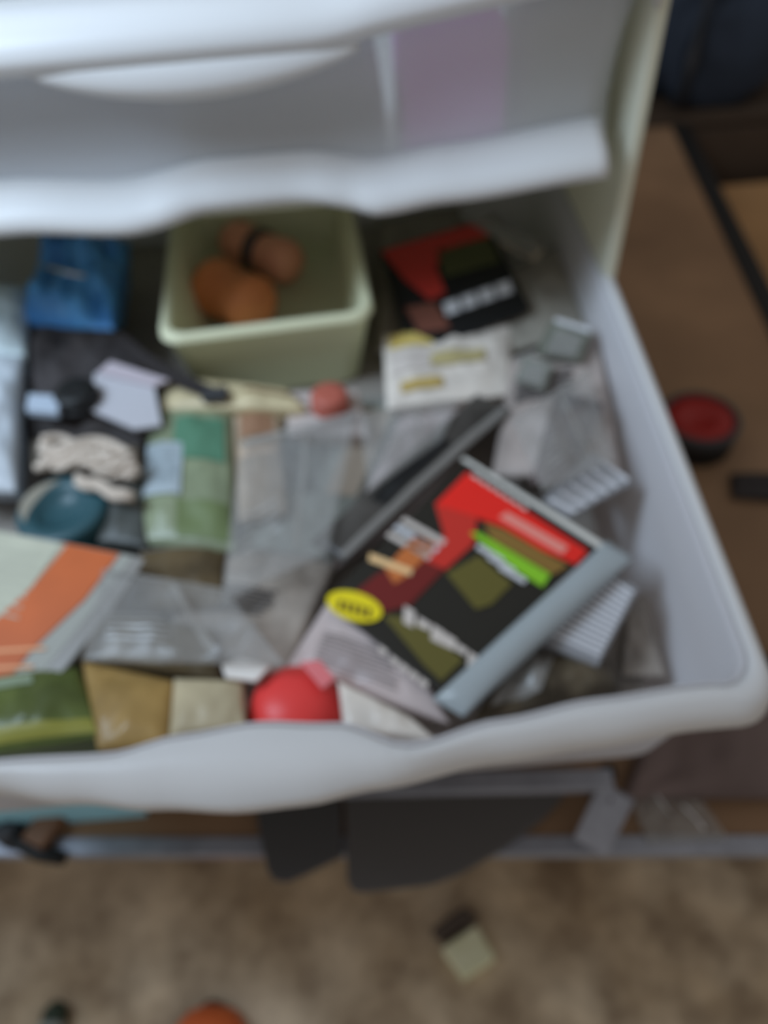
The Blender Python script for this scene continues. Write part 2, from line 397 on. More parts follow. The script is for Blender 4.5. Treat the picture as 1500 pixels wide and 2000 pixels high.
# grey bag at the centre
def e_centre(b, t):
    lines(b, t, .10, .62, .30, .62, 12, ink, duty=.35); b.patch('label', .70, .12, .95, .62, mat('tan_label', col(128, 118, 106, 2.3), .6), t)
zip_bag([(520, 790), (800, 770), (640, 1130), (440, 1130)], [-.536, -.536, -.538, -.538], grey_film2, 'grey green bag with fine printed lines in the middle of the drawer', .013, .010, seed=1, extra=e_centre)
# brown-grey bag lower centre
def e_lower(b, t):
    lines(b, t, .30, .72, .42, .66, 6, ink, duty=.5); b.patch('label', .08, .1, .5, .3, mat('taupe_label', col(108, 98, 88, 2.2), .6), t)
zip_bag([(420, 1060), (660, 1090), (560, 1320), (300, 1270)], [-.528, -.528, -.528, -.53], grey_film, 'crumpled grey beige bag with dark printed lines, just behind the red cap', .022, .010, seed=2, extra=e_lower)
# dark brown-olive bag
zip_bag([(275, 1075), (445, 1065), (440, 1190), (250, 1200)], [-.520, -.520, -.520, -.520], mat('olive_brown_film', col(66, 55, 38, 2.3), .35, var=.35, vscale=30, coat=.4), 'small olive brown bag below the green bag', .03, .012, seed=3)
# long mauve/gray bag with the dark strip
zip_bag([(800, 770), (1010, 750), (800, 1010), (640, 1120)], -.530, mauve_film, 'wrinkled mauve grey bag lying under the long dark strip', .026, .008, seed=4)
# bag behind, right column
def e_right(b, t):
    lines(b, t, .1, .7, .3, .5, 5, ink)
zip_bag([(1000, 700), (1165, 640), (1215, 930), (960, 930)], [-.505, -.49, -.50, -.518], mat('taupe_film', col(120, 111, 106, 2.3), .3, var=.3, vscale=22, coat=.4), 'taupe grey bag along the right wall, behind the red and black package', .03, .008, seed=5, extra=e_right)
zip_bag([(930, 560), (1100, 470), (1150, 640), (960, 700)], [-.515, -.508, -.508, -.515], mat('greige_film', col(110, 106, 98, 2.2), .35, var=.15, vscale=22), 'plain greige bag against the right wall near the cart frame', .03, .006, seed=6)
# dark brown pouch strip leaning at the right wall
t = thing('brown_pouch', 'dark brown narrow pouch standing near the right wall', 'pouch')
b = Bag([(1085, 760), (1180, 790), (1110, 945), (1035, 945)], [-.478, -.478, -.492, -.492], .010, .003, 30, 7)
b.build('pouch_body', mat('dark_brown_film', col(78, 68, 66, 2.1), .4, var=.2, vscale=20), t, thick=.010)
b.patch('pouch_top', .05, .02, .95, .22, mat('blackish_brown', col(50, 42, 44, 1.8), .4), t)
# small dark clamshells at the right
t = thing('blister_pack', 'small dark green grey blister pack near the back of the right wall', 'package')
p = Plane((1050, 650, -.478), (1150, 650, -.476), (1100, 720, -.484))
p.slab('card', [(1075, 625), (1155, 650), (1135, 705), (1045, 690)], mat('moss_grey', col(80, 82, 74, 2.1), .4, var=.2, vscale=60), t, .004)
p.slab('blister', [(1085, 638), (1140, 655), (1125, 692), (1065, 682)], clear, t, .008, .009, .002)
p.slab('hang_tab', [(1085, 620), (1150, 640), (1153, 650), (1083, 628)], lab, t, .001, .002)
t = thing('blister_pack', 'small grey blister pack leaning below the dark green grey one', 'package')
p = Plane((1010, 720, -.484), (1100, 720, -.484), (1050, 780, -.488))
p.slab('card', [(1025, 695), (1080, 712), (1065, 760), (1005, 740)], mat('stone_grey', col(96, 98, 92, 2.1), .4), t, .004)
p.slab('blister', [(1032, 703), (1070, 715), (1058, 750), (1015, 736)], clear, t, .006, .007, .002)

# ---- red/black package at the back
zip_bag([(738, 430), (900, 400), (900, 640), (735, 690)], -.522, mat('drab_film', col(92, 86, 78, 2.2), .4, var=.25, vscale=20), 'drab brown grey bag under the rear red package beside the pale bin', .03, .006, seed=9, seal=False)
t = thing('lure_package', 'red and dark green hanging package at the back, right of the pale bin', 'package')
p = Plane((750, 500, -.495), (1000, 500, -.488), (850, 640, -.502))
p.slab('card', [(742, 490), (948, 425), (1035, 600), (865, 672), (785, 640)], black, t, .006, 0, .001)
red2 = mat('dull_red_print', col(135, 38, 32, 2.4), .45)
p.slab('red_band', [(745, 490), (945, 430), (955, 462), (870, 490), (850, 520), (870, 570), (840, 585), (790, 545)], red2, t, .001, .0015)
p.slab('green_print', [(850, 490), (955, 462), (975, 510), (870, 540)], mat('dark_green_print', col(56, 58, 34, 2.0), .5), t, .001, .0015)
for k in range(4):
    p.slab('lettering', [(865+k*34, 592-k*12), (893+k*34, 582-k*12), (900+k*34, 606-k*12), (872+k*34, 616-k*12)], lab, t, .001, .0018)
p.slab('brown_print', [(790, 600), (850, 590), (880, 640), (820, 650)], mat('maroon_print', col(86, 52, 42, 2), .5), t, .001, .0015)
p.slab('hang_tab', [(900, 425), (945, 420), (1060, 480), (1040, 505), (960, 460)], clear2, t, .001, .0025)
# paper tag behind it
t = thing('price_tag', 'small beige paper tag beside the rear red package', 'tag')
p2 = Plane((980, 450, -.484), (1060, 490, -.484), (1000, 510, -.486))
p2.slab('tag_card', [(985, 448), (1060, 488), (1045, 508), (975, 472)], mat('beige_paper', col(150, 138, 120, 2.2), .6), t, .0015)
p2.slab('print_line', [(992, 458), (1045, 486), (1042, 490), (990, 463)], ink, t, .0005, .0006)
p2.slab('print_line', [(990, 468), (1038, 494), (1036, 498), (988, 473)], ink, t, .0005, .0006)

# ---- pale bag with yellow marks in front of it
def e_pale(b, t):
    b.patch('yellow_label', .05, .06, .38, .26, mat('yellow_label', col(160, 142, 80, 2.3), .5), t, off=.002)
    b.patch('white_label', .05, .34, .45, .62, white, t, off=.0016)
    b.patch('olive_print', .36, .42, .78, .60, mat('pale_olive', col(128, 118, 84, 2.2), .5), t, off=.0024)
    b.patch('mustard_print', .12, .74, .45, .86, mat('mustard_print', col(130, 112, 66, 2.2), .5), t, off=.0024)
zip_bag([(748, 655), (1000, 630), (1000, 770), (755, 800)], -.510, pale_film, 'pale bag with a yellow label in front of the rear red package', .03, .008, seed=8, extra=e_pale, seal=False)

# ---- long dark strip
t = thing('black_pouch', 'long dark strip-shaped pouch lying diagonally above the front red package', 'pouch')
p = Plane((980, 780, -.500), (1000, 830, -.502), (620, 1090, -.512))
b = Bag([(930, 770), (1000, 800), (670, 1100), (605, 1060)], [-.503, -.503, -.510, -.510], .008, .003, 40, 11)
b.build('pouch_body', mat('charcoal_film', col(52, 49, 46, 2.0), .3, var=.4, vscale=25), t, n=30, thick=.008)
b.patch('clear_edge', .80, .02, .985, .98, clear2, t, off=.0015)
b.patch('black_centre', .30, .32, .72, .72, black, t, off=.0012)

# ---- front red package (the clearest thing)
t = thing('lure_package', 'large red and black printed package with a yellow badge, lying in front', 'package')
p = Plane((900, 900, -.492), (1170, 1070, -.492), (860, 1352, -.502))
p.slab('card', [(905, 905), (1170, 1070), (862, 1352), (632, 1172)], mat('near_black_card', col(34, 31, 25, 1.3), .5), t, .004, 0, .0008)
red = mat('bright_red_print', col(205, 32, 24, 1.7), .4, coat=.3)
o1 = .001
p.slab('white_border', [(900, 897), (908, 893), (1180, 1062), (1172, 1073)], mat('silver_border', col(160, 158, 152, 2), .3), t, .001, o1)
p.slab('black_band', [(903, 908), (912, 905), (1165, 1068), (1150, 1078)], black, t, .001, o1)
for k in range(7):
    a = k/7; x = 925+a*110; y = 924+a*70
    p.slab('lettering', [(x, y), (x+12, y+7.5), (x+8, y+13), (x-4, y+5)], white, t, .0006, o1+.0007)
p.slab('red_band', [(912, 922), (1148, 1076), (1125, 1102), (1060, 1075), (985, 1030), (930, 1010), (850, 985)], red, t, .001, o1)
p.slab('red_wedge', [(850, 985), (932, 1010), (925, 1062), (870, 1112), (820, 1090), (868, 1045)], mat('brick_red_print', col(150, 36, 28, 2.0), .4, coat=.3), t, .001, o1)
p.slab('maroon_wedge', [(868, 1112), (800, 1182), (740, 1198), (690, 1158), (738, 1120), (820, 1090)], mat('deep_maroon_print', col(82, 22, 20, 2.0), .4, coat=.3), t, .001, o1)
p.slab('red_letter_stripe', [(990, 1000), (1110, 1068), (1098, 1082), (975, 1010)], mat('pinkish_print', col(205, 110, 100, 2), .4), t, .0006, o1+.0007)
p.slab('green_stripe', [(918, 1040), (935, 1040), (1075, 1122), (1060, 1146), (1010, 1115)], mat('lime_print', col(98, 142, 30, 2.2), .4), t, .001, o1+.0004)
p.slab('olive_picture', [(945, 1022), (985, 1034), (1062, 1078), (1110, 1105), (1080, 1122), (960, 1052)], mat('olive_print', col(98, 74, 34, 2.2), .5), t, .001, o1)
p.slab('orange_picture', [(752, 1110), (812, 1045), (850, 1062), (842, 1078), (790, 1128), (770, 1140)], mat('rust_print', col(140, 78, 38, 2.2), .5), t, .001, o1+.0006)
p.slab('peach_stripe', [(722, 1080), (806, 1112), (802, 1124), (720, 1095)], mat('peach_print', col(185, 140, 100, 2.2), .5), t, .0006, o1+.0012)
for k in range(3):
    p.slab('lettering', [(790-k*14, 1010+k*14), (872-k*14, 1056+k*14), (864-k*14, 1065+k*14), (782-k*14, 1018+k*14)], white if k != 1 else lab, t, .0006, o1+.0006)
bmx = [(692+56*math.cos(a)*math.cos(.28)-28*math.sin(a)*math.sin(.28), 1184+56*math.cos(a)*math.sin(.28)+28*math.sin(a)*math.cos(.28)) for a in [2*math.pi*k/24 for k in range(24)]]
p.slab('yellow_badge', bmx, mat('yellow_badge', col(205, 155, 20, 2.2), .4), t, .001, o1+.0012)
for k in range(5):
    x = 662+k*14; y = 1170+k*4
    p.slab('badge_lettering', [(x, y), (x+8, y+3), (x+4, y+22), (x-4, y+19)], mat('brown_ink', col(90, 70, 20, 1.5), .6), t, .0005, o1+.0018)
p.slab('olive_picture', [(748, 1202), (800, 1205), (905, 1288), (862, 1330), (830, 1300)], mat('dark_olive_print', col(72, 66, 28, 2.0), .5), t, .0008, o1)
p.slab('olive_picture', [(872, 1120), (935, 1085), (1000, 1140), (960, 1180), (930, 1190)], mat('dark_olive_print', col(72, 66, 28, 2.0), .5), t, .0008, o1)
for k in range(6):
    x = 790+k*25+(k*7 % 5); y = 1182+k*17+(k*5 % 7); hh = (38, 22, 34, 30, 18, 36)[k]; ww = (21, 25, 22, 26, 20, 23)[k]
    p.slab('large_lettering', [(x, y), (x+ww, y+ww*.62), (x+ww-4, y+hh+6), (x-3, y+hh-5)], white, t, .0008, o1+.0008)
for k in range(5):
    x = 742+k*20+(k*3 % 4); y = 1260+k*15+(k*5 % 6)
    p.slab('small_lettering', [(x, y), (x+15, y+11), (x+11, y+22), (x-4, y+10)], white, t, .0008, o1+.0008)
for k in range(3):
    p.slab('lettering', [(935+k*22, 1062+k*20), (985+k*22, 1092+k*20), (979+k*22, 1100+k*20), (930+k*22, 1070+k*20)], lab, t, .0006, o1+.0008)
# clear moulded sleeve at its right side
t = thing('clamshell', 'clear ribbed plastic clamshell tucked under the right side of the red and black package', 'package')
b = Bag([(1185, 1055), (1238, 1090), (905, 1400), (845, 1365)], [-.488, -.488, -.497, -.497], .010, .001, 30, 3)
b.build('folded_edge', mat('frosted_film', col(122, 128, 130, 2.3), .2, trans=.15, coat=.6), t, thick=.004)
p = Plane((1130, 1090, -.500), (1245, 1165, -.500), (1060, 1290, -.506))
p.slab('tray', [(1150, 1085), (1248, 1150), (1168, 1300), (1010, 1235)], mat('clear_grey_tray', col(112, 112, 114, 2.3), .2, trans=.25, coat=.5), t, .006, 0, .001)
ribm = mat('rib_plastic', col(165, 165, 168, 2.0), .2, coat=.6)
for k in range(13):
    a = k/13; xa, ya = 1150-a*122, 1098+a*128; xb, yb = 1238-a*68, 1156+a*130
    p.slab('rib', [(xa, ya), (xb, yb), (xb-3, yb+4.5), (xa-3, ya+4.5)], ribm, t, .003, .003)
t = thing('clamshell', 'clear package corner with a bright edge leaning on the right wall', 'package')
p = Plane((1100, 930, -.488), (1235, 940, -.486), (1130, 1010, -.494))
p.slab('tray', [(1155, 880), (1240, 940), (1110, 1010), (1060, 975)], mat('clear_grey_tray', (1, 1, 1, 1)), t, .004, 0, .001)
for k in range(6):
    p.slab('rib', [(1178-k*20, 898+k*15), (1228-k*20, 935+k*12), (1224-k*20, 941+k*12), (1174-k*20, 903+k*15)], ribm, t, .002, .003)
# white crumpled wrapper between the red cap and package
def e_wr(b, t):
    lines(b, t, .15, .75, .45, .9, 8, mat('faint_ink', col(100, 92, 90, 2), .6), duty=.4)
zip_bag([(640, 1175), (770, 1215), (880, 1415), (560, 1300)], [-.520, -.514, -.522, -.524], mat('pinkish_grey_film', col(146, 134, 131, 2.2), .35, var=.12, vscale=20, coat=.3), 'pinkish grey crinkled wrapper left of the front red package', .026, .006, seed=12, extra=e_wr, seal=False)
zip_bag([(660, 1330), (800, 1400), (860, 1450), (670, 1420)], -.50, pale_film, 'pale crinkled bag corner beside the red cap at the front wall', .035, .006, seed=13, seal=False)
# dark things at the front right
t = thing('dark_bag', 'dark olive brown bag in the front right corner of the drawer', 'bag')
b = Bag([(1010, 1270), (1190, 1290), (1215, 1350), (920, 1410)], [-.522, -.522, -.522, -.520], .014, .008, 45, 15)
b.build('bag_body', mat('brown_black_film', col(62, 54, 42, 2.0), .4, var=.6, vscale=30), t, thick=.028)
b.patch('clear_window', .08, .15, .42, .85, clear2, t, off=.002)
zip_bag([(1225, 1180), (1262, 1160), (1300, 1320), (1215, 1320)], -.545, grey_film, 'flat plain grey bag against the right wall in the front corner', .006, .004, seed=16, seal=False)

# ---- red cap
t = thing('red_cap', 'bright red domed cap against the front wall of the drawer', 'cap')
c = at(572, 1385, -.515)
bm = bmesh.new(); lathe(bm, (c.x, c.y+.004, Z(-.556)), [(.036, 0), (.038, .004), (.037, .020), (.034, .036), (.028, .046), (.018, .052), (.006, .054)], 40)
obj('dome', bm, mat('red_plastic', col(222, 48, 46, 2.2), .35), t, True)
bm = bmesh.new(); lathe(bm, (c.x, c.y+.004, Z(-.556)), [(.0395, .003), (.0405, .005), (.0405, .011), (.0385, .013)], 40); obj('cap_rim', bm, mat('red_plastic', (1, 0, 0, 1)), t, True)
t = slab('paper_slip', [(432, 1298), (470, 1284), (528, 1300), (500, 1330), (440, 1322)], -.497, .004, mat('white_paper', col(178, 165, 160, 2.2), .6)); tag(t, 'small folded white paper slip touching the red cap', 'paper')
t = slab('pink_tag', [(585, 1292), (625, 1288), (655, 1325), (630, 1345)], -.496, .003, mat('rose_card', col(165, 88, 90, 2.2), .5)); tag(t, 'small rose pink card tab behind the red cap', 'tag')

# ---- orange and cream package on the left
t = thing('flat_package', 'cream and orange flat package with a clear grey edge at the left', 'package')
p = Plane((0, 1040, -.488), (240, 1080, -.488), (0, 1350, -.500))
p.slab('card', [(-180, 1010), (0, 1036), (262, 1085), (200, 1170), (70, 1330), (-60, 1480), (-260, 1440)], mat('grey_card', col(112, 112, 106, 2.2), .4, coat=.3), t, .006, 0, .001)
p.slab('cream_print', [(-178, 1012), (0, 1039), (130, 1064), (60, 1150), (-30, 1230), (-230, 1300)], mat('cream_print', col(150, 150, 134, 1.7), .5, var=.08, vscale=30), t, .001, .001)
p.slab('orange_band', [(120, 1060), (232, 1082), (165, 1170), (60, 1270), (-40, 1400), (-240, 1400), (-230, 1302), (-30, 1230), (60, 1148)], mat('orange_print', col(158, 78, 36, 1.6), .45, var=.15, vscale=14), t, .001, .001)
for k in range(7):
    p.slab('print_line', [(-40, 1066+k*20), (78-k*7, 1084+k*20), (78-k*7, 1088+k*20), (-40, 1070+k*20)], mat('faint_print', col(130, 130, 118, 2.1), .5), t, .0005, .0016)
for k in range(8):
    p.slab('print_line', [(-60, 1255+k*16), (100-k*12, 1225+k*18+20), (100-k*12, 1250+k*18), (-60, 1262+k*16)][0:4], mat('pale_orange', col(180, 125, 90, 2.1), .5), t, .0005, .0016) if k % 2 else None
p.slab('clear_edge', [(262, 1085), (282, 1092), (225, 1180), (90, 1350), (68, 1332), (200, 1170)], clear2, t, .003, .002)

# ---- green bag with striped label
def e_green(b, t):
    b.patch('label', .02, .36, .45, .72, lab_blue, t, off=.0018)
    lines(b, t, .04, .43, .38, .66, 12, mat('slate_ink', col(104, 112, 116, 1.9), .6), duty=.45)
    b.patch('teal_panel', .35, .14, .92, .46, mat('teal_panel', col(66, 100, 80, 1.8), .4), t, off=.0014)
    b.patch('moss_panel', .40, .74, .95, .96, mat('moss_panel', col(76, 86, 56, 2.2), .5), t, off=.0014)
zip_bag([(295, 790), (452, 795), (462, 1078), (272, 1062)], [-.507, -.507, -.515, -.515], mat('sage_film', col(92, 98, 78, 2.3), .35, var=.25, vscale=22, coat=.4), 'green and teal bag with a finely striped white label', .036, .012, seed=21, extra=e_green, seal=False)
# brown/rust packets right of it
def e_rust(b, t):
    b.patch('brown_print', .15, .10, .85, .34, mat('brown_print', col(104, 78, 60, 2.2), .5), t)
    b.patch('peach_print', .1, .42, .9, .52, mat('tan_print', col(150, 128, 105, 2.2), .5), t)
zip_bag([(455, 800), (545, 790), (560, 1000), (465, 1020)], [-.510, -.510, -.516, -.516], mat('sand_film', col(118, 104, 88, 2.2), .4, var=.2, vscale=25), 'narrow sand coloured packet with brown print between the green bag and the grey bag', .03, .008, seed=22, extra=e_rust, seal=False)
def e_sand(b, t):
    b.patch('dark_stripe', .62, .35, .96, .48, mat('umber_print', col(92, 72, 50, 2), .5), t)
zip_bag([(335, 735), (560, 760), (600, 800), (310, 800)], [-.500, -.497, -.497, -.502], mat('khaki_film', col(135, 124, 98, 2.2), .4, var=.2, vscale=22), 'khaki packet lying at the foot of the pale bin', .03, .006, seed=23, extra=e_sand, seal=False)
zip_bag([(560, 765), (700, 760), (720, 850), (560, 850)], [-.510, -.505, -.508, -.510], mat('rosy_grey_film', col(135, 126, 122, 2.2), .35, var=.15, vscale=20), 'rosy grey bag below the small brick red cap', .03, .006, seed=24, seal=False)
t = thing('bottle_cap', 'small brick red bottle cap at the front right foot of the pale bin', 'cap')
c = at(642, 768, -.485); bm = bmesh.new(); lathe(bm, (c.x, c.y, Z(-.503)), [(.017, 0), (.018, .002), (.018, .015), (.0165, .018), (.008, .0185)], 28); obj('cap_body', bm, mat('brick_red_plastic', col(125, 66, 55, 2.2), .45), t, True)
bm = bmesh.new(); lathe(bm, (c.x, c.y, Z(-.503)), [(.0186, .001), (.0192, .002), (.0192, .005), (.0186, .006)], 28); obj('cap_ring', bm, mat('brick_red_plastic', (1, 0, 0, 1)), t, True)

def sheet(px, dz, seed, label):
    t = thing('clear_bag', label, 'bag'); b = Bag(px, dz, .006, .005, 45, seed)
    b.build('film', clear, t, n=30, thick=.0015); b.patch('seal_strip', .02, .02, .98, .07, clear2, t); b.patch('fold', .55, .1, .60, .9, clear2, t, skew=.1); lines(b, t, .12, .48, .55, .85, 5, clear2, duty=.4)
sheet([(470, 860), (700, 800), (640, 1080), (430, 1180)], -.499, 71, 'empty clear bag spread over the grey green bag in the middle')
sheet([(700, 810), (900, 780), (860, 860), (720, 960)], -.494, 72, 'clear bag spread over the pale bag and the top of the black strip pouch')
sheet([(1000, 820), (1150, 720), (1200, 900), (1060, 960)], -.470, 73, 'clear bag over the dark brown pouch at the right wall')
sheet([(200, 1110), (440, 1150), (560, 1300), (160, 1290)], -.489, 74, 'clear bag spread over the umber bag, right of the orange and cream package')
# ---- pale bin with orange things inside
t = thing('storage_bin', 'pale cream green rectangular bin standing at the back of the open drawer', 'bin')
A_, B_ = at(285, 668, -.455), at(712, 602, -.455)
dx, dyv = B_.x-A_.x, Vector((0, 1, 0)); yc = (A_.y+B_.y)/2
bx0, bx1, by0, by1 = A_.x, B_.x, yc-.004, .985-.02
bt = Z(-.455); bb = Z(-.5555)
bm = bmesh.new()
loft(bm, [ring(bx0, bx1, by0, by1, .022, bt-.008), ring(bx0+.001, bx1-.001, by0+.001, by1-.001, .022, bt-.002), ring(bx0+.004, bx1-.004, by0+.004, by1-.004, .022, bt),
          ring(bx0+.010, bx1-.010, by0+.010, by1-.010, .02, bt-.002), ring(bx0+.013, bx1-.013, by0+.013, by1-.013, .02, bt-.012),
          ring(bx0+.026, bx1-.026, by0+.024, by1-.02, .02, bb+.006), ring(bx0+.03, bx1-.03, by0+.03, by1-.03, .02, bb+.003)])
obj('bin_interior', bm, plast_bin, t, True)
bm = bmesh.new()
loft(bm, [ring(bx0, bx1, by0, by1, .022, bt-.008), ring(bx0+.004, bx1-.004, by0+.004, by1-.004, .022, bt-.012), ring(bx0+.020, bx1-.020, by0+.018, by1-.016, .02, bb+.004), ring(bx0+.024, bx1-.024, by0+.022, by1-.02, .02, bb)])
obj('bin_shell', bm, plast_bin, t, True)
bc = Vector(((bx0+bx1)/2, (by0+by1)/2, 0)); ba = math.radians(3.5)
t.rotation_euler = (0, 0, ba); rc = Vector((bc.x*math.cos(ba)-bc.y*math.sin(ba), bc.x*math.sin(ba)+bc.y*math.cos(ba), 0)); t.location = bc-rc
def capsule(name, pa, pb, r, m, label, cat, band=None, zc=None):
    t = thing(name, label, cat); pa = Vector(pa); pb = Vector(pb); d = pb-pa; pts = []; rr = []
    for k in range(25):
        s = k/24; pts.append(pa+d*s); e = min(s, 1-s)*2; rr.append(r*(.25+.75*math.sqrt(max(0, 1-(1-min(1, e*2.6))**2)))*(1+.06*math.sin(s*9)))
    bm = bmesh.new(); tube(bm, pts, rr, 20); obj('roll_body', bm, m, t, True)
    if band:
        bm = bmesh.new(); tube(bm, [pa+d*.44, pa+d*.56], r*1.06, 20); obj('band', bm, band, t, True)
    return t
om = mat('terracotta_plastic', col(150, 82, 50, 3.2), .45, var=.2, vscale=25)
g = at(385, 545, -.52); h = at(525, 600, -.52)
capsule('squeeze_tube', (g.x+.012, g.y-.015, bb+.040), (h.x-.005, h.y-.012, bb+.040), .033, om, 'fat terracotta orange tube lying at the front of the pale bin', 'tube')
g = at(435, 470, -.52); h = at(560, 530, -.52)
capsule('squeeze_tube', (g.x+.004, g.y+.01, bb+.034), (h.x+.012, h.y+.012, bb+.034), .026, mat('salmon_plastic', col(150, 98, 78, 3.2), .45), 'thinner salmon coloured tube lying behind the terracotta one in the pale bin', 'tube', dark)

# ---- blue spool
t = thing('blue_bag', 'crumpled blue plastic bag with a metal clip, left of the pale bin', 'bag')
b = Bag([(95, 455), (255, 470), (222, 645), (48, 632)], [-.484, -.482, -.490, -.494], .030, .040, 26, 31)
b.build('bag_body', mat('blue_film', col(48, 90, 142, 3.4), .35, var=.35, vscale=18, coat=.3), t, n=34, thick=.05)
b.patch('upper_fold', .30, .10, .95, .32, mat('bright_blue', col(52, 96, 150, 3.2), .3), t, off=.006)
bm = bmesh.new(); tube(bm, [at(82, 520, -.456), at(120, 530, -.454), at(166, 540, -.456)], [.0022, .003, .0022], 8); obj('metal_clip', bm, mat('polished_steel', (.8, .82, .85, 1), .15, metal=1), t, True)
# whitish bags along the left
def e0(b, t): pass
zip_bag([(-120, 560), (55, 560), (50, 700), (-130, 700)], [-.482, -.488, -.49, -.49], mat('milky_blue_film', col(152, 162, 170, 2.2), .3, transl=.2, var=.12, vscale=14), 'milky bluish bag at the left edge, beside the blue bag', .04, .02, seed=32, seal=False, crumple=.01)
zip_bag([(-130, 690), (45, 695), (30, 960), (-120, 960)], [-.488, -.488, -.496, -.496], mat('milky_film', col(150, 155, 160, 2.2), .3, transl=.2, var=.12, vscale=14), 'milky white bag at the left edge, beside the teal jar', .04, .02, seed=33, seal=False, crumple=.01)
# dark brown/black cloth under the blue bag
zip_bag([(40, 635), (240, 640), (290, 760), (70, 790)], [-.498, -.498, -.504, -.504], mat('sooty_cloth', col(44, 40, 40, 1.9), .8, var=.3, vscale=20), 'dark sooty cloth bundle below the blue bag', .045, .01, seed=34, name='cloth_bundle', cat='cloth', seal=False, crumple=.01)
# black cord diagonal
t = thing('strap', 'black strap running diagonally from the dark cloth towards the khaki packet', 'strap')
bm = bmesh.new(); pts = [at(225, 655, -.476), at(280, 700, -.478), at(340, 735, -.484), at(415, 768, -.490)]; prs = []
V = []
for i, q in enumerate(pts):
    d = (pts[min(i+1, 3)]-pts[max(0, i-1)]).normalized(); s = d.cross(Vector((0, 0, 1))).normalized()*.008
    V.append([bm.verts.new(q+s), bm.verts.new(q-s)])
for a, b2 in zip(V, V[1:]): bm.faces.new((a[0], a[1], b2[1], b2[0]))
solid(obj('webbing', bm, mat('black_webbing', col(34, 30, 30, 1.8), .7), t), .002)
bm = bmesh.new(); q = at(420, 770, -.489); box(bm, q.x-.012, q.x+.012, q.y-.008, q.y+.008, q.z-.004, q.z+.003); bev(obj('strap_end', bm, dark, t), .001)
# white papers
t = thing('folded_paper', 'folded whitish paper packet left of the green bag, under the strap', 'paper')
p = Plane((180, 740, -.488), (300, 760, -.488), (200, 830, -.492))
p.slab('front_sheet', [(185, 728), (300, 752), (315, 830), (262, 838), (175, 800)], mat('cool_white_paper', col(148, 146, 150, 1.6), .6), t, .003, 0)
p.slab('fold', [(215, 705), (330, 742), (300, 752), (190, 727)], mat('warm_white_paper', col(150, 140, 145, 1.6), .6), t, .003, .004)
t = slab('paper_tag', [(55, 768), (118, 772), (112, 806), (50, 800)], -.478, .008, mat('blue_white_label', col(118, 126, 136, 2.3), .5)); tag(t, 'small bluish white tag lying left of the black bottle cap', 'tag')
t = thing('bottle_cap', 'black bottle cap lying between the bluish white tag and the folded paper', 'cap')
c = at(145, 765, -.478); bm = bmesh.new(); lathe(bm, (c.x, c.y, Z(-.492)), [(.020, 0), (.021, .002), (.021, .013), (.019, .016), (.01, .0165)], 28); obj('cap_body', bm, black, t, True)
bm = bmesh.new(); lathe(bm, (c.x, c.y, Z(-.492)), [(.0214, .001), (.022, .002), (.022, .004), (.0214, .005)], 28); obj('cap_ring', bm, dark, t, True)
zip_bag([(40, 800), (270, 800), (285, 870), (50, 860)], [-.51, -.51, -.515, -.515], mat('black_cloth', col(42, 38, 37, 1.9), .8, var=.3, vscale=20), 'narrow black cloth strip above the white cord bundle', .035, .008, seed=35, name='cloth_strip', cat='cloth', seal=False, crumple=.008)
# white cord bundle
t = thing('cord_bundle', 'knotted off-white cord bundle lying above the teal jar', 'cord')
cm = mat('offwhite_cord', col(160, 148, 136, 1.7), .8, bump=.3, bscale=200)
random.seed(3)
for k in range(9):
    pts = []; ph = random.random()*6; x0 = 70+random.random()*20; x1 = 240+random.random()*35
    for i in range(22):
        s = i/21; x = x0+(x1-x0)*s; y = 862+k*4.5+22*s+16*math.sin(ph+s*(5+k*.4))
        pts.append(at(x, y, -.488-.004*math.cos(ph+s*7)-.0015*(k % 3)))
    bm = bmesh.new(); tube(bm, pts, .0042, 8); obj('cord', bm, cm, t, True)
for k in range(2):
    bm = bmesh.new(); tube(bm, [at(150+90*s/10, 930+k*12+32*s/10+4*math.sin(s), -.490) for s in range(11)]+[at(262, 968+k*6, -.492)], .0036, 8); obj('cord_tail', bm, cm, t, True)
zip_bag([(60, 860), (270, 870), (280, 920), (60, 905)], -.508, mat('dark_olive_cloth', col(70, 64, 56, 2), .8, var=.3), 'dark olive cloth lying under the white cord bundle', .04, .004, seed=36, name='cloth', cat='cloth', seal=False)
# teal jar
t = thing('tape_roll', 'dark teal round roll with a pale reflection arc built on top, above the orange package', 'roll')
c = at(115, 985, -.495); c = Vector((c.x, c.y, Z(-.556)))
tm = mat('dark_teal_plastic', col(34, 60, 66, 2.0), .35)
bm = bmesh.new(); lathe(bm, c, [(.038, 0), (.040, .003), (.040, .054), (.038, .057), (.024, .058), (.022, .052), (.004, .050)], 48); obj('roll_body', bm, tm, t, True)
bm = bmesh.new(); n = 26; V = []
for k in range(n+1):
    a = math.radians(100+110*k/n); wv = .0065*math.sin(math.pi*k/n)
    V.append([bm.verts.new((c.x+(.031-wv)*math.cos(a), c.y+(.031-wv)*math.sin(a), c.z+.0588)), bm.verts.new((c.x+(.031+wv)*math.cos(a), c.y+(.031+wv)*math.sin(a), c.z+.0588))])
for a, b2 in zip(V, V[1:]): bm.faces.new((a[0], a[1], b2[1], b2[0]))
solid(obj('reflection_arc', bm, mat('putty_reflection', col(104, 100, 90, 2), .5), t), .001)  # crescent reflection on the roll, built as a thin pale strip
zip_bag([(205, 940), (285, 900), (285, 1070), (190, 1060)], -.512, mat('slate_dark_film', col(50, 52, 50, 2.0), .4, var=.4, vscale=24), 'dark slate bag between the teal roll and the green bag', .04, .008, seed=37, seal=False)

